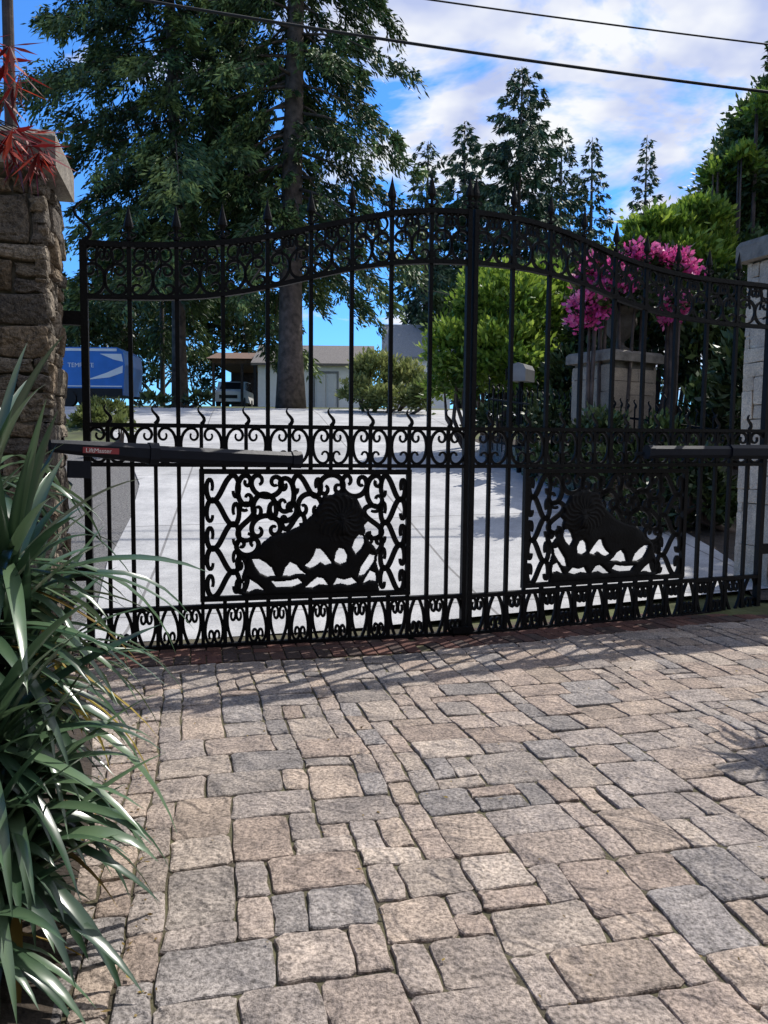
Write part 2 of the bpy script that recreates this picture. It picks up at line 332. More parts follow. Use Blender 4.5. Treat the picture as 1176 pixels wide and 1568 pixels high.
_S=straighten(integ(lambda t:np.sign(2*t-1)*(.6+27*np.abs(2*t-1)**1.35),56)); S_V=norm(rotc(_S,math.pi/2)); S_H=norm(_S)
_H=integ(lambda t:.9+19*t**1.7,40,th0=math.radians(42)); HALF=norm(_H)
_K=integ(lambda t:1.0+20*t**1.5,36,th0=math.radians(60)); CURL=norm(_K)
def fit(c,x0,z0,x1,z1,fx=False,fz=False):
    q=c.copy()
    if fx: q[:,0]=1-q[:,0]
    if fz: q[:,1]=1-q[:,1]
    return np.stack([x0+q[:,0]*(x1-x0),z0+q[:,1]*(z1-z0)],1)
def taper(n,w,e=.45): 
    t=np.linspace(-1,1,n); return w*(e+(1-e)*(1-np.abs(t)**3))
def inpoly(X,Y,poly):
    ins=np.zeros(X.shape,bool); n=len(poly)
    for i in range(n):
        x1,y1=poly[i]; x2,y2=poly[(i+1)%n]
        c=((y1>Y)!=(y2>Y))&(X<(x2-x1)*(Y-y1)/(y2-y1+1e-9)+x1); ins^=c
    return ins
MASS=[(369,908),(370,892),(369,878),(374,862),(377,850),(384,842),(393,838),(399,828),(412,818),(435,812),(455,803),(472,788),(484,770),(500,757),(520,753),(541,762),(551,782),(553,802),(551,816),(560,828),(568,836),(574,846),(572,862),(577,878),(575,895),(577,908)]
HOLES=[[(384,852),(394,852),(404,858),(413,866),(418,878),(406,879),(396,874),(389,864)],
 [(429,878),(433,866),(440,858),(449,862),(455,870),(464,877),(450,876),(440,879)],
 [(462,864),(470,857),(476,848),(479,838),(486,839),(494,848),(503,861),(493,864),(486,859),(478,865),(470,868)],
 [(507,858),(509,845),(514,838),(522,840),(527,850),(525,860),(516,863)],
 [(534,838),(538,826),(544,818),(551,820),(553,830),(548,840),(540,848)],
 [(544,882),(548,868),(556,856),(564,844),(570,848),(568,860),(561,871),(553,880)],
 [(371,900),(372,886),(377,878),(383,884),(392,890),(402,900),(390,897),(380,901)],
 [(420,896),(412,886),(424,887),(440,886),(452,883),(458,890),(446,895)],
 [(463,897),(472,889),(481,882),(490,884),(498,895),(484,893),(474,898)],
 [(505,895),(511,884),(522,887),(534,884),(542,892),(530,896),(517,893)],
 [(551,894),(556,884),(562,874),(571,878),(572,891),(562,889)]]
def lion(leaf,x0,z0,x1,z1,mirror,name,parent):
    gx,gy=320,195
    u=(np.arange(gx)+.5)/gx; v=(np.arange(gy)+.5)/gy
    X,Y=np.meshgrid(313+u*309,722+v*188,indexing='ij')
    M=inpoly(X,Y,MASS)
    cx,cy=517,793; dx_,dy_=X-cx,(Y-cy)*.92; rr=np.hypot(dx_,dy_); an=np.arctan2(dy_,dx_)
    mane=rr<(37+2.4*np.sin(an*13+1.2*np.sin(an*4))+3*np.sin(an*2.0+.4)); M|=mane
    for h in HOLES: M&=~inpoly(X,Y,h)
    mane&=M
    Hh=M.astype(float)
    for it in range(12):
        Hh=(Hh+np.roll(Hh,1,0)+np.roll(Hh,-1,0)+np.roll(Hh,1,1)+np.roll(Hh,-1,1))/5*M
    Hh=Hh**.8*.010
    Hh+=mane*(.008+.0035*np.sin(an*19+rr*.30+2*np.sin(rr*.2)))*np.clip(1-rr/60,0,1)*1.4
    def bump(px,py,a,b_,h): return h*np.exp(-(((X-px)/a)**2+((Y-py)/b_)**2))
    Hh+=M*(bump(519,800,14,19,.016)+bump(520,812,8,7,.014)+bump(520,803,4,10,.009)-bump(512,794,3,2.5,.010)-bump(527,794,3,2.5,.010)-bump(520,819,7,1.6,.010)+bump(503,777,5,5,.006)+bump(536,777,5,5,.006)-bump(508,785,5,2,.003)
        +bump(412,838,16,18,.010)+bump(500,835,14,16,.008)+bump(455,828,26,12,.006))
    vs=[];fs=[]; Hc={}
    def vid(i,j,side):
        k=(i,j,side)
        if k in Hc: return Hc[k]
        sub=[(a,b2) for a in (i-1,i) for b2 in (j-1,j) if 0<=a<gx and 0<=b2<gy]
        h=min(Hh[a,b2] if M[a,b2] else 0 for a,b2 in sub); 
        uu=i/gx; 
        if mirror: uu=1-uu
        n=(-.010-h) if side==0 else (.010+h*.3)
        Hc[k]=len(vs); vs.append(leaf.T(x0+(x1-x0)*uu,n,z1-(z1-z0)*j/gy)); return Hc[k]
    I,J=np.nonzero(M)
    for i,j in zip(I,J):
        fs.append((vid(i,j,0),vid(i+1,j,0),vid(i+1,j+1,0),vid(i,j+1,0)))
        fs.append((vid(i,j+1,1),vid(i+1,j+1,1),vid(i+1,j,1),vid(i,j,1)))
        for (di,dj,a,b2) in ((-1,0,(i,j),(i,j+1)),(1,0,(i+1,j),(i+1,j+1)),(0,-1,(i,j),(i+1,j)),(0,1,(i,j+1),(i+1,j+1))):
            ii,jj=i+di,j+dj
            if not(0<=ii<gx and 0<=jj<gy) or not M[ii,jj]:
                fs.append((vid(*a,0),vid(*b2,0),vid(*b2,1),vid(*a,1)))
    mm=MB(); mm.add(vs,fs); return mm.obj(name,M_iron,parent,smooth=True)
def finial_wave(mb,T,s,z,h,fl):
    t=np.linspace(0,1,10); x=s+fl*h*.16*np.sin(t*2*math.pi*.95); zz=z+t*h; mb.ribbon(np.stack([x,zz],1),.026*(1-t)**.7+.003,.018,T)
def spear(mb,T,s,z,h):
    prof=[(.0,.013),(.06,.013),(.08,.024),(.13,.024),(.15,.012),(.30,.011),(.36,.020),(.42,.033),(.50,.031),(.66,.020),(.82,.010),(1.0,.001)]
    n=8; vs=[];fs=[]
    for q,r in prof:
        for k in range(n):
            a=2*math.pi*k/n; vs.append(T(s+r*math.cos(a),(r*.7)*math.sin(a),z+q*h))
    for i in range(len(prof)-1):
        for k in range(n): fs.append((i*n+k,i*n+(k+1)%n,(i+1)*n+(k+1)%n,(i+1)*n+k))
    mb.add(vs,fs)
    for sg in (-1,1):
        t=np.linspace(0,1,7); mb.ribbon(np.stack([s+sg*(.012+.035*np.sin(t*math.pi)),z+h*(.14+.16*t)],1),.010,.010,T)
def build_leaf(name,leaf,top,low,mid1,mid2,bb,bot,panel,bars,mirror):
    mb=MB(); T=leaf.T; Lh=leaf.L
    tp=[leaf.pj(*p) for p in top]; lw=[leaf.pj(*p) for p in low]
    zt=lambda s:float(np.interp(s,[p[0] for p in tp],[p[1] for p in tp])); zl=lambda s:float(np.interp(s,[p[0] for p in lw],[p[1] for p in lw]))
    def sm(f):
        return lambda s:sum(f(min(max(s+o,0),Lh)) for o in (-.16,-.08,0,.08,.16))/5
    zt=sm(zt); zl=sm(zl)
    def line(pp):
        q=[leaf.pj(*p) for p in pp]; return lambda s:q[0][1]+(q[1][1]-q[0][1])*(s-q[0][0])/(q[1][0]-q[0][0])
    m1,m2,b1,b0=line(mid1),line(mid2),line(bb),line(bot)
    S=np.linspace(0,Lh,70)
    for f,w,t in ((zt,.036,.046),(zl,.030,.044),(m1,.028,.050),(m2,.028,.048),(b1,.030,.048),(b0,.036,.046)):
        mb.ribbon([(s,f(s)) for s in S],w,t,T)
    bs=[leaf.pj(x,550)[0] for x in bars]; bs[0]=.0; bs[-1]=Lh
    p0=leaf.pj(panel[0],panel[1]); p1=leaf.pj(panel[2],panel[3])
    px0,px1=p0[0],p1[0]; 
    allp=[]
    for i in range(len(bs)-1): allp+=[bs[i],(bs[i]+bs[i+1])/2]
    allp.append(bs[-1])
    px0=min(allp,key=lambda q:abs(q-px0)); px1=min(allp,key=lambda q:abs(q-px1))
    pz1=m2((px0+px1)/2)-.045; pz0=b1((px0+px1)/2)+.05
    for i,s in enumerate(bs):
        end=(i==0 or i==len(bs)-1); w=.034 if end else .028
        if end and (i==0)==(not mirror): w=.046
        if end:
            s=s+(w/2 if i==0 else -w/2)-0; mb.box((s-w/2,-.026,b0(s)-.02),(s+w/2,.026,zt(s)+.02),T)
        else:
            if px0+.01<s<px1-.01:
                mb.box((s-w/2,-.015,m2(s)),(s+w/2,.015,zt(s)),T)
                mb.box((s-w/2,-.015,pz1),(s+w/2,.015,m2(s)-.001),T); mb.box((s-w/2,-.015,b0(s)),(s+w/2,.015,pz0),T)
            else: mb.box((s-w/2,-.015,b0(s)),(s+w/2,.015,zt(s)),T)
        if not(end and (i==0)==(not mirror)) : spear(mb,T,s,zt(s)+.012,.25)
    for i in range(len(bs)-1):
        s=(bs[i]+bs[i+1])/2; w=.025
        if px0+.01<s<px1-.01:
            mb.box((s-w/2,-.014,pz1),(s+w/2,.014,m1(s)),T); mb.box((s-w/2,-.014,b0(s)),(s+w/2,.014,pz0),T)
        else: mb.box((s-w/2,-.014,b0(s)),(s+w/2,.014,m1(s)),T)
    for i,s in enumerate(allp):
        if i%2==1: finial_wave(mb,T,s,m1(s)+.01,.13,1)
    for i in range(len(allp)-1):
        a,b_=allp[i]+.016,allp[i+1]-.016; sm_=(a+b_)/2
        zA,zB=m2(sm_)+.016,m1(sm_)-.016
        fl=(i%2==0)
        mb.ribbon(fit(C_V,a,zA,b_,zB,fx=fl),taper(56,.021,.6),.020,T)
        zA,zB=b0(sm_)+.018,b1(sm_)-.016
        inv=(i%2==1)
        for sg in (0,1):
            if sg: c=fit(HALF,sm_+.004,zA,b_,zB,fz=inv)
            else: c=fit(HALF,a,zA,sm_-.004,zB,fx=True,fz=inv)
            mb.ribbon(c,np.linspace(.022,.016,len(c)),.022,T)
    for i in range(len(bs)-1):
        a,b_=bs[i]+.020,bs[i+1]-.020; w=b_-a; sm_=(a+b_)/2
        def q(c,fx,u0,v0,u1,v1,fz=False,wd=.020):
            cc=fit(c,u0,v0,u1,v1,fx,fz); pts=[]
            for (u_,v_) in cc:
                s=a+u_*w; lo,hi=zl(s)+.013,zt(s)-.013; pts.append((s,lo+(hi-lo)*v_))
            mb.ribbon(pts,taper(len(pts),wd,.6),.020,T)
        for cu in (.2,.8):
            an=np.linspace(0,2*math.pi,19); pts=[]
            for t_ in an:
                u_=cu+.15*math.cos(t_); s=a+u_*w; lo,hi=zl(s)+.013,zt(s)-.013; pts.append((s,hi-.050+.047*math.sin(t_)))
            mb.ribbon(pts,.015,.018,T)
        q(C_V,False,.0,.0,.5,.64); q(C_V,True,.5,.0,1,.64)
        q(CURL,False,.5,.40,.70,.98,wd=.015); q(CURL,True,.30,.40,.5,.98,wd=.015)
    mb.obj(name,M_iron,gate)
    pm=MB(); fw=.036
    for (a,b_) in (((px0,pz0),(px1,pz0)),((px0,pz1),(px1,pz1))): pm.ribbon([(a[0]-fw/2,a[1]),(b_[0]+fw/2,b_[1])],fw,.042,T)
    for s in (px0,px1): pm.ribbon([(s,pz0+fw/2),(s,pz1-fw/2)],fw,.040,T)
    ix0,ix1,iz0,iz1=px0+.012,px1-.012,pz0+.008,pz1-.008
    def U(x): 
        u=(x-316)/(619-316); u=1-u if mirror else u; return ix0+(ix1-ix0)*u
    def V(y): return iz1-(iz1-iz0)*(y-725)/(907-725)
    motifs=[]
    for k in range(5):
        y0=729+k*35; motifs+= [(S_H,320,y0,366,y0+37,k%2==0,False),(S_H,578,y0,616,y0+37,k%2==1,False)]
    motifs+=[(C_V,364,729,384,772,True,False),(C_H,384,729,428,760,False,False),(C_H,386,756,420,792,True,True),(C_V,424,733,446,782,False,False),(S_H,444,729,486,760,False,False),(C_H,452,756,488,788,True,True),
     (C_H,484,728,520,756,False,True),(C_H,518,729,556,760,False,False),(C_V,556,729,580,776,True,False),(S_V,552,774,580,824,True,False),(C_H,556,820,580,846,False,False),
     (S_V,364,770,388,824,False,False),(C_H,384,788,426,818,False,True),(C_H,362,822,394,846,True,False),(C_H,410,768,450,796,False,False),(C_V,362,848,378,900,False,False),(S_H,428,786,462,808,True,False)]
    for (c,x0,y0,x1,y1,fx,fz) in motifs:
        a,b_=U(x0),U(x1); f2=fx
        if mirror: a,b_=b_,a; f2=not fx
        cc=fit(c,a,V(y1),b_,V(y0),f2,fz); pm.ribbon(cc,taper(len(cc),.038,.55),.018,T)
    pm.obj(name+"_panel",M_iron,gate)
    lion(leaf,px0,pz0,px1,pz1,mirror,name+"_lion",gate)
LL=Leaf(A0,C0-DL*.008); RL=Leaf(C0+DR*.008,B0)
build_leaf("left_leaf",LL,[(120,372),(200,376),(272,376),(342,373),(410,364),(476,350),(538,338),(600,326),(660,322),(718,325)],
 [(120,455),(272,457),(342,452),(410,440),(476,425),(538,411),(600,403),(660,400),(718,403)],[(120,650),(712,657)],[(120,711),(712,714)],[(130,937),(712,912)],[(135,998),(712,970)],
 (313,722,622,910),[120,200,272,342,410,476,538,598,658,718],False)
build_leaf("right_leaf",RL,[(722,325),(782,333),(838,346),(889,366),(938,390),(985,407),(1033,420),(1080,428),(1125,433),(1163,437)],
 [(722,403),(782,408),(838,418),(889,433),(938,455),(985,472),(1033,485),(1080,492),(1125,498),(1163,500)],[(722,657),(1160,660)],[(722,714),(1160,711)],[(722,912),(1160,882)],[(722,970),(1160,933)],
 (802,725,1045,900),[722,782,838,889,938,985,1033,1080,1125,1163],True)
hm=MB()
for z in (.5,2.2):
    hm.box((-.14,-.02,z),(0.0,.02,z+.09),LL.T); hm.box((RL.L,-.02,z),(RL.L+.40,.02,z+.09),RL.T)
t=np.linspace(0,1,24); hm.ribbon(np.stack([.02+.05*np.sin(t*2*math.pi),2.74+t*.26],1),.026*(1-.6*t),.02,LL.T)
hm.box((2.60,-.05,.02),(2.76,.05,.07),LL.T)
hm.obj("hinges_and_drop_bolt",M_iron,gate)
# ------------------------------------------------------------------ gate openers
def opener(name,p0,p1,main,label):
    e=empty(name); p0=Vector(p0);p1=Vector(p1); D=(p1-p0).normalized(); Ln=(p1-p0).length; up=Vector((0,0,1)); up=(up-D*up.dot(D)).normalized(); Bk=D.cross(up)
    if Bk.y>0: Bk=-Bk
    def T(x,y,z): return p0+D*x+Bk*y+up*z
    def bar(mb,x0,x1,w,h0,h1,zc0=0,zc1=0,ch=.25):
        vs=[];fs=[]
        for (x,h,zc) in ((x0,h0,zc0),(x1,h1,zc1)):
            c=h*ch
            for (y,z) in ((-w/2+c,-h/2),(w/2-c,-h/2),(w/2,-h/2+c),(w/2,h/2-c),(w/2-c,h/2),(-w/2+c,h/2),(-w/2,h/2-c),(-w/2,-h/2+c)): vs.append(T(x,y,z+zc))
        fs=[tuple(range(7,-1,-1)),tuple(range(8,16))]+[(i,(i+1)%8,(i+1)%8+8,i+8) for i in range(8)]
        mb.add(vs,fs)
    m=MB()
    if main:
        bar(m,0,.56,.10,.07,.12,.02,0); bar(m,.563,.62,.115,.135,.135); bar(m,.623,Ln,.085,.10,.10,0,0)
        bar(m,Ln-.05,Ln+.02,.10,.115,.115)
        m.box((.1,-.03,-.16),(.22,.03,-.06),T)
    else:
        bar(m,0,.05,.10,.115,.115); bar(m,.053,.8,.085,.10,.10); bar(m,.803,Ln,.11,.12,.12)
    m.obj("housing",M_op,e)
    m=MB(); m.box((Ln-.06,-.22,-.03),(Ln,-.02,.0),T) if main else m.box((.0,-.16,-.03),(.05,-.02,0),T); m.obj("bracket",M_iron,e)
    if label:
        m=MB(); m.box((.17,.0512,-.013),(.375,.053,.022),T); m.obj("label_plate",simple("label_red",(.30,.05,.06),.4,.05),e)
        tx=bpy.data.curves.new("label_text",'FONT'); tx.body="LiftMaster"; tx.size=.036; tx.extrude=.0005
        to=bpy.data.objects.new("label_text",tx); sc.collection.objects.link(to); to.parent=e
        mt=Matrix((D,up,Bk)).transposed().to_4x4()
        to.matrix_world=Matrix.Translation(T(.185,.0545,-.008))@mt; tx.materials.append(M_white)
    return e
opener("gate_opener_arm",P(76,688,4.42),P(455,704,5.28),True,True)
opener("gate_opener_arm",P(990,692,6.2),P(1260,692,6.75),False,False)
# ------------------------------------------------------------------ conifers
def conifer(name,base,H,Rr,mat,z0=.12,nb=260,dens=150,ls=.3,seed=1,droop=.35,tr=.5,pexp=.75,lean=(0,0),open_front=0,wl=.38):
    r=np.random.default_rng(seed); e=empty(name); bx,by,bz=base
    tb=MB(); nseg=14
    pts=[(bx+lean[0]*q+.05*math.sin(q*9+seed),by+lean[1]*q,bz-.2+q*H) for q in np.linspace(0,1,nseg)]
    tb.tube(pts,[tr*(1.25 if i==0 else 1)*(1-i/(nseg-1))**.8+.02 for i in range(nseg)],12)
    PP=[];AA=[];SS=[];LL_=[];WW=[];SH=[]
    for i in range(nb):
        t=(i+r.random())/nb; z=H*(z0+(1-z0)*t*.985); f=1-t
        Lb=Rr*(f**pexp)*r.uniform(.5,1.15)+.25
        if t<.12: Lb*=r.uniform(.6,1)
        az=i*2.39996+r.uniform(-.5,.5); dx,dy=math.cos(az),math.sin(az)
        if open_front and t<.42 and dy<-.15 and abs(dx)<.75 and r.random()<open_front: Lb*=.28
        ele=(.45*t-.15)+r.uniform(-.12,.12)
        c0=np.array([bx+lean[0]*z/H,by+lean[1]*z/H,bz+z])
        u=np.array([0,.25,.5,.75,1.0])
        def pos(u): return c0+np.stack([dx*u*Lb,dy*u*Lb,(ele*u-droop*u**2*(.6+.8*f)+.12*u**4)*Lb],-1)
        tb.tube([tuple(q) for q in pos(u)],[tr*.16*(f+.15),tr*.11*(f+.15),tr*.07*(f+.15),.02,.008],4)
        n=int(dens*Lb*(.6+.4*min(Lb,3))/1.0)
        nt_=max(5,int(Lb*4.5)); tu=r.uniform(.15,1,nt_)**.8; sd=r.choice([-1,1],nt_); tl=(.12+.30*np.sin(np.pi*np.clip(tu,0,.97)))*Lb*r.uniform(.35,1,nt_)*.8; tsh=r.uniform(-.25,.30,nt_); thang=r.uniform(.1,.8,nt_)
        k=r.integers(0,nt_,n); w=r.random(n); base_=pos(tu[k])
        side=np.stack([-dy*sd[k],dx*sd[k],0*w],-1); fwd=np.array([dx,dy,0])
        tdir=side*.75+fwd*.65; hang=r.random(n)**2*.45*min(1,Lb/3)
        off=tdir*(tl[k]*w)[:,None]; off[:,2]-=thang[k]*tl[k]*w**1.6+hang
        p=base_+off+r.normal(size=(n,3))*.030*(1+.3*Lb)
        a=tdir+r.normal(size=(n,3))*.35; a[:,2]-=.45+.7*r.random(n)
        PP.append(p);AA.append(a);SS.append(r.normal(size=(n,3)));LL_.append(ls*r.uniform(.6,1.4,n));WW.append(ls*wl*r.uniform(.6,1.3,n))
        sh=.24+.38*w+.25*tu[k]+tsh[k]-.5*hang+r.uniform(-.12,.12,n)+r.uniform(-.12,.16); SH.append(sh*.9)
    tb.obj("trunk_and_limbs",M_bark,e,smooth=True,recalc=False)
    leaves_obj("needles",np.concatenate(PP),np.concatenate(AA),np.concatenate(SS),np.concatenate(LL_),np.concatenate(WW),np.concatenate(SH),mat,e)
    return e
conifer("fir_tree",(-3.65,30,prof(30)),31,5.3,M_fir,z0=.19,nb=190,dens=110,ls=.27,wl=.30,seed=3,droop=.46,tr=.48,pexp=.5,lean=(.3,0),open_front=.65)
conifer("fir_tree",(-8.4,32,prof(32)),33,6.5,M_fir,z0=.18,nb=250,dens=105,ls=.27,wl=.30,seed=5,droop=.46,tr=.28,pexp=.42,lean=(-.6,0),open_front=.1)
def far(px,py,Y,Rr,seed,**k):
    q=P(px,py,Y); conifer("fir_tree",(q.x,Y,4.2),q.z-4.2,Rr,M_firfar,seed=seed,tr=.3,**k)
far(800,98,62,6.6,11,z0=.1,nb=200,dens=36,ls=.48,wl=.32,droop=.30,pexp=.58)
far(655,212,60,2.8,12,z0=.3,nb=110,dens=34,ls=.45,wl=.32,droop=.35,pexp=.6)
far(712,182,66,4.6,13,z0=.12,nb=160,dens=34,ls=.5,wl=.32,droop=.3,pexp=.6)
far(908,206,64,3.8,14,z0=.08,nb=150,dens=34,ls=.45,wl=.32,droop=.3,pexp=.75)
far(992,203,72,3.4,15,z0=.05,nb=130,dens=34,ls=.5,wl=.32,droop=.3,pexp=.8)
far(862,190,70,4.8,16,z0=.05,nb=140,dens=32,ls=.5,wl=.32,droop=.3,pexp=.7)
conifer("fir_tree",(9.9,13.6,prof(13.6)),13,3.2,M_fir,z0=.12,nb=110,dens=50,ls=.3,seed=41,droop=.3,tr=.22,pexp=.7)
# ------------------------------------------------------------------ bushes
def bush(name,lumps,n,ls,mat,seed=1,parent=None,stem=True,wr=.45,up=.5,shmul=1,shoff=0,part="leaves"):
    r=np.random.default_rng(seed); e=parent or empty(name); PP=[];AA=[];SH=[]
    tot=sum(l[3]*l[5] for l in lumps)
    for (cx,cy,cz,rx,ry,rz) in lumps:
        m=int(n*rx*rz/tot); nc=max(12,m//45); d=r.normal(size=(nc,3)); d/=np.linalg.norm(d,axis=1,keepdims=True); d[:,2]=np.where(d[:,2]<-.5,-d[:,2],d[:,2])
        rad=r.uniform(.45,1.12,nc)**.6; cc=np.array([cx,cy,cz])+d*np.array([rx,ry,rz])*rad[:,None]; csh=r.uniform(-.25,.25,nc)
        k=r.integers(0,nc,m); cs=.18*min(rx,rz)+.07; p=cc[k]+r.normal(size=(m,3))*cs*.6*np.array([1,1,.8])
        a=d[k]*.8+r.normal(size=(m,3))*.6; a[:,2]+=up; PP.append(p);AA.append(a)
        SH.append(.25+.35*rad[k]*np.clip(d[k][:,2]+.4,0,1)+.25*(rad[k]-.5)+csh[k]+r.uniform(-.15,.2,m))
    PP=np.concatenate(PP);m=len(PP)
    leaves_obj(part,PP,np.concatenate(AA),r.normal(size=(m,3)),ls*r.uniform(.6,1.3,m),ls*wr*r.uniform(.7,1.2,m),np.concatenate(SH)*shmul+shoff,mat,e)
    if stem:
        tb=MB()
        for (cx,cy,cz,rx,ry,rz) in lumps:
            g=prof(cy)-.05
            for q in range(3):
                ax=cx+r.uniform(-.4,.4)*rx; tb.tube([(cx*.7+lumps[0][0]*.3,cy,min(g,cz-rz*.5)),((cx+ax)/2,cy,(g+cz)/2),(ax,cy+r.uniform(-.3,.3)*ry,cz+rz*.5)],[.05,.035,.012],6)
        tb.obj("stems",M_bark,e,smooth=True,recalc=False)
    return e
def lump(px,py,Y,rpx,rpy,ry=None):
    q=P(px,py,Y); k=Y/F; return (q.x,q.y,q.z,rpx*k,ry or rpx*k*.8,rpy*k)
bush("laurel_bush",[lump(775,480,16,62,60),lump(705,545,15.6,45,55),lump(770,560,15.4,65,60),lump(840,500,16.5,50,70),lump(735,450,16.6,30,35),lump(835,440,16.8,28,28),lump(690,590,15.8,30,35),lump(810,590,15.6,60,40)],24000,.165,M_laurel,21)
bush("rhododendron_bush",[lump(1010,365,13.5,50,30),lump(1070,350,13.7,42,34),lump(975,400,13.4,40,35),lump(1045,410,13.3,55,40),lump(1095,390,13.6,30,40)],12000,.15,M_laurel,22)
bush("dark_hedge",[lump(1080,480,13,60,60),lump(1000,520,13.4,60,60),lump(1090,560,12.3,50,70),lump(1085,660,11,42,70),lump(930,500,14.5,50,60),lump(900,590,14.5,60,50),lump(1080,780,9.6,30,60),lump(1150,600,10,40,120),lump(860,640,13.6,50,30)],20000,.17,M_dkleaf,23)
bush("bed_shrub",[lump(780,640,14.4,50,18),lump(850,655,12.6,45,30),lump(915,680,11,40,42),lump(1010,700,10.6,50,50),lump(1060,740,9.6,40,60),lump(960,730,10.4,45,44),lump(890,740,11.6,45,40),lump(990,790,9.8,40,44),lump(840,720,12.6,40,34)],13000,.12,M_dkleaf,24)
bush("cedar_tree",[lump(1150,330,15,60,90),lump(1170,230,15,52,70),lump(1205,170,15.3,45,45),lump(1120,290,14.6,42,55),lump(1110,420,14,50,50),lump(1165,430,14.2,50,60),lump(1220,300,15.3,70,110),lump(1180,330,15.6,90,130),lump(1150,260,15.6,50,60),lump(1240,90,15.6,50,80)],46000,.15,M_cedar,25,up=.1)
bush("laurel_sprigs",[lump(1165,170,14.2,20,20),lump(1140,250,14,22,20),lump(1100,270,14.2,22,16),lump(1085,330,14,25,20)],1800,.14,M_laurel,26)
pf=bush("pink_flowering_shrub",[lump(925,430,11.6,32,30),lump(985,410,11.8,34,24),lump(1030,425,11.9,26,32),lump(905,470,11.5,22,26),lump(960,455,11.6,36,26),lump(1035,460,11.7,20,24)],5600,.12,M_dkleaf,27)
bush("",[lump(925,425,11.5,34,28),lump(985,402,11.7,36,20),lump(1028,415,11.8,28,28),lump(900,475,11.4,22,28),lump(945,448,11.4,34,20),lump(895,495,11.4,14,14),lump(1035,470,11.6,22,16),lump(1022,490,11.6,12,8)],3400,.085,M_pink,28,parent=pf,stem=False,wr=.8,part="blossoms")
bush("roadside_shrub",[lump(575,580,24,32,36),lump(625,592,24,30,30),lump(550,605,23.6,24,22),lump(600,615,23,45,18),lump(650,610,22.5,22,24)],8000,.18,M_yel,31)
bush("bed_shrub",[lump(160,632,20,30,14),lump(140,645,19,26,14),lump(185,655,15,14,8)],2500,.15,M_yel,32,shoff=-.15)
bush("tree_line",[lump(x,py,56,48,h) for (x,py,h) in ((90,530,55),(150,500,70),(215,505,75),(280,500,65),(340,520,65),(385,500,45),(60,460,60),(20,500,80),(-40,480,80),(700,500,60),(760,480,60),(900,450,70),(1000,430,70),(840,460,60),(250,440,50),(180,430,45))],36000,.5,M_dkleaf,33)
bush("laurel_hedge",[lump(235,620,27,28,12),lump(300,614,28,26,12),lump(300,575,50,34,40),lump(240,565,42,36,48),lump(150,530,42,50,50),lump(200,500,42,50,55),lump(110,500,42,40,55)],15000,.28,M_dkleaf,34)
# added hedge wall, unseen behind the camera, blocks sky to darken facing surfaces
bv=[]; nbx=60
for j in range(16):
    for i in range(nbx+1):
        a=math.pi+math.pi*i/nbx; rr_=11+1.2*math.sin(i*1.7+j)+.8*math.sin(j*2.3+i*.6); bv.append((rr_*1.7*math.cos(a),-1.5+rr_*math.sin(a)*.9,-.1+j*.75+ (math.sin(i*1.1)*.8+math.sin(i*2.7)*.5 if j==15 else 0)))
bf=[(j*(nbx+1)+i,j*(nbx+1)+i+1,(j+1)*(nbx+1)+i+1,(j+1)*(nbx+1)+i) for j in range(15) for i in range(nbx)]
m=MB(); m.add(bv,bf); m.obj("unseen_sky_blocker",simple("sky_blocker_green",(.05,.055,.03),.9,.6,2.5,0,0,9))
# ------------------------------------------------------------------ buildings
def house(name,x0,x1,y0,y1,z0,wh,rh,roofm,door=None,wins=()):
    e=empty(name); m=MB(); m.box((x0,y0,z0),(x1,y1,z0+wh)); 
    ym=(y0+y1)/2
    m.add([(x0,y0,z0+wh),(x0,y1,z0+wh),(x0,ym,z0+wh+rh),(x1,y0,z0+wh),(x1,y1,z0+wh),(x1,ym,z0+wh+rh)],[(0,1,2),(3,5,4)])
    m.obj("walls",M_white,e)
    r=MB(); o=.35
    sl=rh/(ym-y0)
    for sg in (0,1):
        ya=y0-o if sg==0 else y1+o
        za=z0+wh-o*sl+.02; zb=z0+wh+rh+.02
        r.add([(x0-o,ya,za),(x1+o,ya,za),(x1+o,ym,zb),(x0-o,ym,zb),(x0-o,ya,za+.14),(x1+o,ya,za+.14),(x1+o,ym,zb+.14),(x0-o,ym,zb+.14)],[(0,1,2,3),(4,7,6,5),(0,4,5,1),(3,2,6,7),(0,3,7,4),(1,5,6,2)])
    r.obj("roof",roofm,e)
    if door:
        d=MB(); dx0,dx1,dh=door
        for k in range(2):
            a=dx0+(dx1-dx0)*k/2+.03; b_=dx0+(dx1-dx0)*(k+1)/2-.03
            d.box((a,y0-.06,z0+.05),(b_,y0-.01,z0+dh))
            d.box((a+.1,y0-.08,z0+.2),(b_-.1,y0-.061,z0+dh*.48)); d.box((a+.1,y0-.08,z0+dh*.54),(b_-.1,y0-.061,z0+dh-.12))
        d.obj("door",simple("door_paint",(.6,.62,.63),.6,.05),e)
        d=MB(); d.box((dx0-.1,y0-.05,z0),(dx0,y0-.005,z0+dh+.1)); d.box((dx1,y0-.05,z0),(dx1+.1,y0-.005,z0+dh+.1)); d.box((dx0-.1,y0-.051,z0+dh+.02),(dx1+.1,y0-.006,z0+dh+.14)); d.obj("door_trim",M_roofg,e)
    for (a,b_,c,d_) in wins:
        w=MB(); w.box((a,y0-.03,z0+c),(b_,y0-.008,z0+d_)); w.obj("window",M_glass,e)
        w=MB(); w.box((a-.08,y0-.05,z0+c-.08),(b_+.08,y0-.031,z0+c)); w.box((a-.08,y0-.05,z0+d_),(b_+.08,y0-.031,z0+d_+.08)); w.box(((a+b_)/2-.03,y0-.045,z0+c),((a+b_)/2+.03,y0-.031,z0+d_)); w.obj("window_trim",M_white,e)
    return e
g0=P(395,622,45); g1=P(562,622,45)
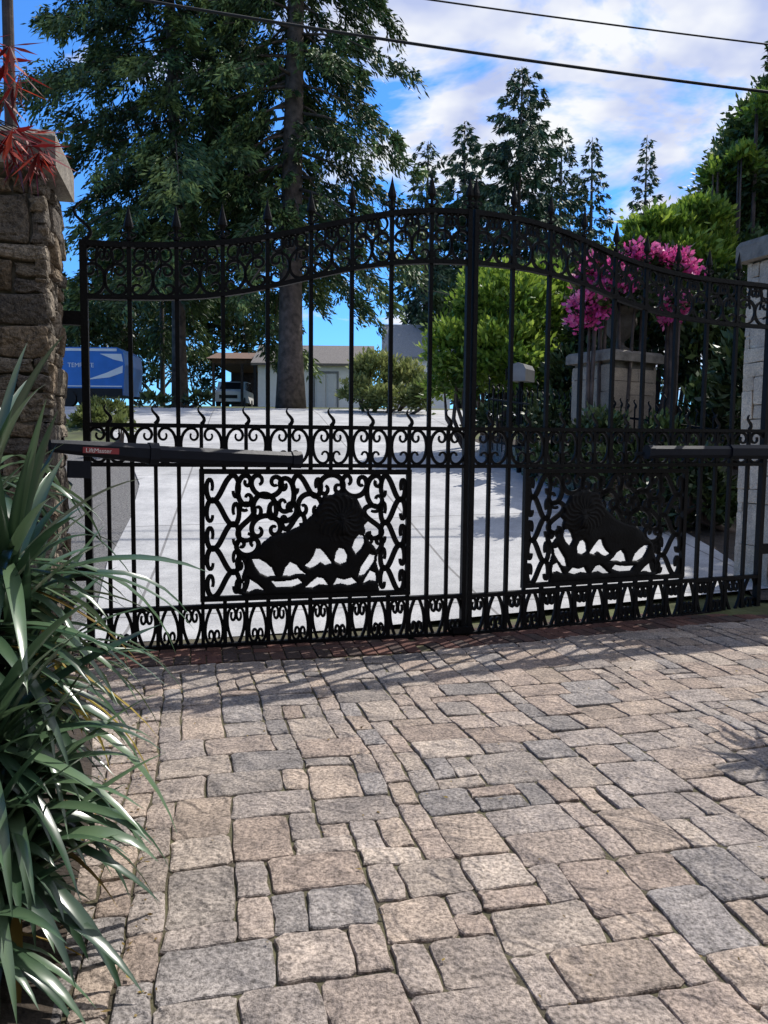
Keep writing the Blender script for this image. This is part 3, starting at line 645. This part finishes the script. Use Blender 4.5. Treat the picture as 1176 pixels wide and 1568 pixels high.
house("white_garage",g0.x,g1.x,45,51,g0.z-.3,2.75,1.3,M_roof,door=(P(482,600,45).x,P(516,600,45).x,2.2))
h0=P(592,560,53.5); h1=P(690,560,53.5)
house("grey_roof_house",h0.x,h1.x,53.5,59.5,4.0,3.9,2.4,M_roofg,wins=((h0.x+.6,h0.x+1.8,2.0,3.3),))
c0_=P(325,620,47); c1_=P(392,620,47)
e=empty("carport"); m=MB()
m.box((c0_.x,47,c0_.z+2.5),(c1_.x,53,c0_.z+2.75)); 
m.add([(c0_.x-.3,46.7,c0_.z+2.76),(c1_.x+.1,46.7,c0_.z+2.76),(c1_.x+.1,50,c0_.z+3.5),(c0_.x-.3,50,c0_.z+3.5),(c0_.x-.3,53,c0_.z+2.76),(c1_.x+.1,53,c0_.z+2.76)],[(0,1,2,3),(3,2,5,4),(0,3,4),(1,5,2)])
m.obj("roof",simple("carport_wood",(.14,.08,.05),.8,.3),e)
m=MB()
for x in (c0_.x,c1_.x-.15,(c0_.x*.35+c1_.x*.65)): m.box((x,47,c0_.z-.3),(x+.15,47.15,c0_.z+2.5))
m.box((c0_.x,52.8,c0_.z-.3),(c1_.x,52.95,c0_.z+2.499)); m.obj("posts_and_back_wall",M_bark2,e)
def car(name,x,y,z,s=1.0):
    e=empty(name); m=MB(); 
    m.prism([(0,.35),(0,.95),(.25,1.05),(.7,1.1),(1.2,1.65),(3.0,1.72),(3.7,1.1),(4.2,1.0),(4.3,.4)],-.85,.85,lambda a,b_,c:(x+b_*s,y+a*s,z+c*s)); m.obj("body",M_white,e)
    m=MB(); m.prism([(.72,1.12),(1.2,1.6),(3.0,1.66),(3.6,1.12)],-.86,.86,lambda a,b_,c:(x+b_*s,y+a*s,z+c*s)); 
    m.add([(x-.68,y+.73,z+1.16),(x+.68,y+.73,z+1.16),(x+.6,y+1.14,z+1.6),(x-.6,y+1.14,z+1.6)],[(0,1,2,3)]); m.obj("windows",M_glass,e)
    m=MB()
    for yy in (.8,3.4):
        for sx in (-.87,.67): m.prism([(yy+.33*math.cos(a),.33+.33*math.sin(a)) for a in np.linspace(0,2*math.pi,14,endpoint=False)],sx,sx+.2,lambda a,b_,c:(x+b_,y+a,z+c))
    m.box((x-.55,y-.02,z+.55),(x+.55,y-.003,z+.75)); m.obj("wheels_and_grille",M_rubber,e)
q=P(350,607,47.4); car("parked_car",q.x,47.3,prof(47.3)-.05)
# travel trailer
t0=P(96,618,30); t1=P(192,618,30); e=empty("travel_trailer"); zb=t0.z-.1
m=MB(); X0,X1=t0.x-3.5,t1.x
m.prism([(X0,zb+.45),(X0,zb+2.25),(X1-.30,zb+2.27),(X1-.06,zb+2.1),(X1,zb+1.6),(X1-.08,zb+.45)],30,32.2); m.obj("body",M_blue,e)
m=MB(); m.box((X0,29.985,zb+2.12),(X1-.3,29.998,zb+2.22))
m.add([(X1-.95,29.99,zb+2.02),(X1-.12,29.99,zb+2.02),(X1-.06,29.99,zb+1.72),(X1-.42,29.99,zb+1.80)],[(0,3,2,1)])
m.add([(X1-1.5,29.989,zb+1.02),(X1-.70,29.989,zb+1.30),(X1-.07,29.989,zb+1.58),(X1-.09,29.989,zb+1.30),(X1-.60,29.989,zb+1.12)],[(0,4,3,2,1)])
m.box((X0,29.984,zb+.76),(X1-.12,29.997,zb+.80)); m.obj("white_stripes",M_white,e)
m=MB(); m.box((X0+.6,29.96,zb+1.2),(X0+1.6,29.99,zb+1.65)); m.box((X0,29.97,zb+.4),(X1-.1,29.999,zb+.70))
for cx in (X1-2.2,X1-1.5): m.prism([(cx+.33*math.cos(a),zb+.3+.33*math.sin(a)) for a in np.linspace(0,2*math.pi,16,endpoint=False)],29.9,30.15)
m.box((X1-.1,31,zb+.35),(X1+1.0,31.1,zb+.45)); m.obj("window_wheels_hitch",M_rubber,e)
tx=bpy.data.curves.new("lettering",'FONT'); tx.body="TEMPLITE"; tx.size=.24; to=bpy.data.objects.new("lettering",tx); sc.collection.objects.link(to); to.parent=e; to.location=(X1-2.2,29.98,zb+1.50); to.rotation_euler=(math.radians(90),0,0); tx.materials.append(M_white)
def pole(px,pytop,Y,r,base,arm=False):
    e=empty("utility_pole"); q=P(px,pytop,Y); m=MB(); m.tube([(q.x,Y,base),(q.x,Y,(q.z+base)/2),(q.x,Y,q.z)],[r,r*.85,r*.7],12)
    if arm: m.box((q.x-.9,Y-.06,q.z-.6),(q.x+.9,Y+.06,q.z-.48)); m.lathe([(.18,0),(.2,.05),(.2,.6),(.15,.65)],(q.x+.25,Y-.2,q.z-1.6),12)
    m.obj("pole",M_bark2,e); return q
pole(247,432,38,.13,prof(38)-.3)
pole(4,-260,14,.12,prof(14)-.3,True)
def cable(name,pts,Y,r):
    px=np.linspace(-150,1350,40); c=np.polyfit([p[0] for p in pts],[p[1] for p in pts],2)
    m=MB(); m.tube([P(x,float(np.polyval(c,x)),Y) for x in px],r,6); m.obj(name,M_rubber,smooth=True)
cable("power_line",[(200,-3),(640,68),(1176,141)],13,.024); cable("power_line",[(640,-3),(900,33),(1176,68)],14,.015)
cable("power_line",[(100,240),(300,330),(600,430)],40,.02)
e=empty("mailbox"); q=P(792,583,13.2); m=MB(); m.prism([(-.16,0),(-.16,.2),(-.11,.28),(0,.31),(.11,.28),(.16,.2),(.16,0)],0,.45,lambda a,b_,c:(q.x+a*.8+b_*.5,q.y+b_*.8-a*.3,q.z+c)); m.obj("box",simple("mailbox_grey",(.30,.30,.30),.4,.1),e)
m=MB(); m.box((q.x-.2,q.y-.05,q.z+.0),(q.x-.18,q.y,q.z+.2)); m.tube([(q.x+.1,q.y+.2,prof(13)),(q.x+.1,q.y+.2,q.z)],.045,8); m.obj("post",M_iron,e)
e=empty("bed_wall"); a=P(735,640,15.2); b_=P(905,690,11.2); D=(b_-a); st=MB()
nseg=12
for k in range(nseg):
    p0=a+D*(k/nseg); p1=a+D*((k+.96)/nseg); g=prof(p0.y)
    dd=Vector((D.x,D.y,0)).normalized(); nn=Vector((-dd.y,dd.x,0))*.22
    z1=g+.35+random.uniform(-.02,.03); vs=[]
    for z in (g-.1,z1):
        for pp in (p0,p1,p1+nn,p0+nn): vs.append((pp.x,pp.y,z))
    st.add(vs,[(3,2,1,0),(4,5,6,7),(0,1,5,4),(1,2,6,5),(2,3,7,6),(3,0,4,7)],tuple(c*random.uniform(.8,1.2) for c in (.3,.27,.23)))
st.obj("stones",M_wallstone,e)
e=empty("iron_fence"); m=MB(); fa=P(748,655,14.0); fb=P(1110,655,9.8); D=fb-fa; Ln=math.hypot(D.x,D.y); ud=Vector((D.x/Ln,D.y/Ln,0))
def TF(s,n,z): 
    p=fa+ud*s; return (p.x-ud.y*n,p.y+ud.x*n,z+prof(p.y))
nn=int(Ln/.13)
for k in range(nn):
    s=k*.13; hgt=1.35 if k%10 else 1.5
    m.box((s-.008,-.008,.3),(s+.008,.008,hgt),TF); finial_wave(m,TF,s,hgt,.12,1)
for z in (.45,1.2): m.ribbon([(s,z) for s in np.linspace(0,Ln,12)],.03,.03,TF)
m.obj("pickets_and_rails",M_iron,e)
# ------------------------------------------------------------------ foreground sword plant
def swords(name,heads,seed=3):
    r=random.Random(seed); e=empty(name); V=[];Fc=[];SH=[]; V2=[];F2=[];SH2=[]
    st=MB()
    for (h,n,Ls,gz) in heads:
        h=Vector(h); st.tube([(h.x-.15,h.y+.05,0),(h.x-.08,h.y,h.z*.5),(h.x,h.y,h.z)],[.06,.05,.045],8)
        for i in range(n):
            az=r.uniform(0,2*math.pi); el=r.uniform(-.35,1.25) ; dead=r.random()<.05
            if dead: el=-.4
            d=Vector((math.cos(az)*math.cos(el),math.sin(az)*math.cos(el),math.sin(el))); Ll=Ls*r.uniform(.6,1.18)
            side=d.cross(Vector((0,0,1))).normalized(); w=r.uniform(.036,.060)
            dr=r.uniform(.5,1.5)*(1.3 if el<.6 else .55); p=h+Vector((0,0,r.uniform(-.10,.05))); nseg=9; vv=[];sh0=r.uniform(.1,.8)
            tw=r.uniform(-.6,.6)
            dirv=d.copy()
            for k in range(nseg+1):
                t=k/nseg; ww=w*(.55+.9*t if t<.35 else .86*(1-((t-.35)/.65)**1.7)+.0)*1.0
                upn=dirv.cross(side).normalized(); sd=(side*math.cos(tw*t)+upn*math.sin(tw*t))
                if upn.z<0: upn=-upn
                vv+= [p+sd*ww/2+upn*ww*.16,p,p-sd*ww/2+upn*ww*.16]
                dirv=(dirv+Vector((0,0,-1))*dr/nseg*(.3+1.6*t)).normalized(); p=p+dirv*Ll/nseg
            (VV,FF,SS)=(V2,F2,SH2) if dead else (V,Fc,SH)
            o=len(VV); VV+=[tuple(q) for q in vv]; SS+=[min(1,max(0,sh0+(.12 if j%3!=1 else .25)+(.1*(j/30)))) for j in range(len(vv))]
            for k in range(nseg):
                for c in (0,1): FF.append((o+k*3+c,o+k*3+c+1,o+k*3+c+4,o+k*3+c+3))
    for nm,VV,FF,SS,mt in (("leaves",V,Fc,SH,M_sword),("dry_leaves",V2,F2,SH2,M_dead)):
        if not VV: continue
        me=bpy.data.meshes.new(nm); me.from_pydata(VV,[],FF); me.update(); at=me.attributes.new('shade','FLOAT','POINT'); at.data.foreach_set('value',SS); link(nm,me,mt,e,smooth=True)
    st.obj("stems",M_bark,e,smooth=True,recalc=False)
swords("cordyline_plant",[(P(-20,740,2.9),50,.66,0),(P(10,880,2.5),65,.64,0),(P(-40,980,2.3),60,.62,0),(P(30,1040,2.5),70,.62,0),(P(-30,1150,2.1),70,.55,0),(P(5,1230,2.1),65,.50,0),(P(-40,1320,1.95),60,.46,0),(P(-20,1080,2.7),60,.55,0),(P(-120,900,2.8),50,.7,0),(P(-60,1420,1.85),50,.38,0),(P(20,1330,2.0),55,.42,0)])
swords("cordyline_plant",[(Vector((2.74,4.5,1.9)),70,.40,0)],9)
# red maple sprig
r=np.random.default_rng(5); PP=[];AA=[];SH=[]
e=empty("red_maple_branch"); tb=MB()
tips=[(12,90),(30,110),(5,150),(-15,60),(20,195),(45,225),(10,225),(35,205),(-10,200),(60,232),(-20,120),(25,240),(0,215),(40,238),(15,70),(-5,95),(20,130),(70,225),(50,205),(55,245),(15,205)]
root=P(-220,120,2.7)
for (x,y) in tips:
    q=P(x,y,2.6+r.uniform(-.15,.15)); tb.tube([root,(root+q)/2+Vector((0,0,.03)),q],[.006,.004,.0015],5)
    for k in range(7):
        a=-math.pi*.5+ (k-3)*.42+r.uniform(-.1,.1)+.5; PP.append(q); AA.append((math.cos(a),r.uniform(-.4,.4),math.sin(a)-.15)); SH.append(r.uniform(0,1)**1.5)
n=len(PP); leaves_obj("leaves",np.array([tuple(p) for p in PP]),np.array(AA),r.normal(size=(n,3))*.3+np.array([0,1,0.3]),r.uniform(.07,.13,n),r.uniform(.014,.026,n),np.array(SH),M_red,e)
tb.obj("twigs",M_bark,e,recalc=False)
# ------------------------------------------------------------------ light & sky
EL,AZ=math.radians(54),math.radians(42)
w=bpy.data.worlds.new("World"); sc.world=w; w.use_nodes=True; nt=w.node_tree; L=nt.links; bg=nt.nodes['Background']; out=nt.nodes['World Output']
sky=N(nt,'ShaderNodeTexSky',sky_type='NISHITA'); sky.sun_disc=False; sky.sun_elevation=EL; sky.sun_rotation=AZ; sky.ozone_density=3; sky.air_density=1.0; sky.dust_density=.3
mu=N(nt,'ShaderNodeMix',data_type='RGBA',blend_type='MULTIPLY'); mu.inputs[0].default_value=1; mu.inputs[7].default_value=(.42,.90,1.45,1)
L.new(sky.outputs[0],mu.inputs[6]); L.new(mu.outputs[2],bg.inputs['Color']); bg.inputs['Strength'].default_value=.15
tc=N(nt,'ShaderNodeTexCoord'); sp=N(nt,'ShaderNodeSeparateXYZ'); L.new(tc.outputs['Generated'],sp.inputs[0])
za=N(nt,'ShaderNodeMath',operation='MAXIMUM'); za.inputs[1].default_value=.0; L.new(sp.outputs['Z'],za.inputs[0])
zb_=N(nt,'ShaderNodeMath',operation='ADD'); zb_.inputs[1].default_value=.22; L.new(za.outputs[0],zb_.inputs[0])
dv=N(nt,'ShaderNodeVectorMath',operation='SCALE'); iv=N(nt,'ShaderNodeMath',operation='DIVIDE'); iv.inputs[0].default_value=1; L.new(zb_.outputs[0],iv.inputs[1]); L.new(tc.outputs['Generated'],dv.inputs[0]); L.new(iv.outputs[0],dv.inputs['Scale'])
no=N(nt,'ShaderNodeTexNoise'); no.inputs['Scale'].default_value=2.6; no.inputs['Detail'].default_value=6; no.inputs['Roughness'].default_value=.58; no.inputs['Distortion'].default_value=.3; L.new(dv.outputs[0],no.inputs['Vector'])
gx=N(nt,'ShaderNodeMath',operation='MULTIPLY_ADD'); gx.inputs[1].default_value=.34; L.new(sp.outputs['X'],gx.inputs[0]); L.new(no.outputs['Fac'],gx.inputs[2])
gz=N(nt,'ShaderNodeMath',operation='MULTIPLY_ADD'); gz.inputs[1].default_value=.20; L.new(sp.outputs['Z'],gz.inputs[0]); L.new(gx.outputs[0],gz.inputs[2])
rm=ramp(nt,[(.56,(0,0,0)),(.67,(1,1,1))]); L.new(gz.outputs[0],rm.inputs[0])
n2=N(nt,'ShaderNodeTexNoise'); n2.inputs['Scale'].default_value=4.5; n2.inputs['Detail'].default_value=4; L.new(dv.outputs[0],n2.inputs['Vector'])
rc=ramp(nt,[(.36,(.50,.58,.86)),(.58,(.94,.96,1.0))]); L.new(n2.outputs['Fac'],rc.inputs[0])
b2=N(nt,'ShaderNodeBackground'); b2.inputs['Strength'].default_value=1.02; L.new(rc.outputs[0],b2.inputs['Color'])
ms=N(nt,'ShaderNodeMixShader'); L.new(rm.outputs[0],ms.inputs[0]); L.new(bg.outputs[0],ms.inputs[1]); L.new(b2.outputs[0],ms.inputs[2]); L.new(ms.outputs[0],out.inputs['Surface'])
sd=bpy.data.lights.new("sun",'SUN'); sd.energy=5.0; sd.angle=math.radians(.5); sd.color=(1,.955,.89); so=bpy.data.objects.new("sun",sd); sc.collection.objects.link(so)
so.rotation_euler=Vector((math.sin(AZ)*math.cos(EL),math.cos(AZ)*math.cos(EL),math.sin(EL))).to_track_quat('Z','Y').to_euler()
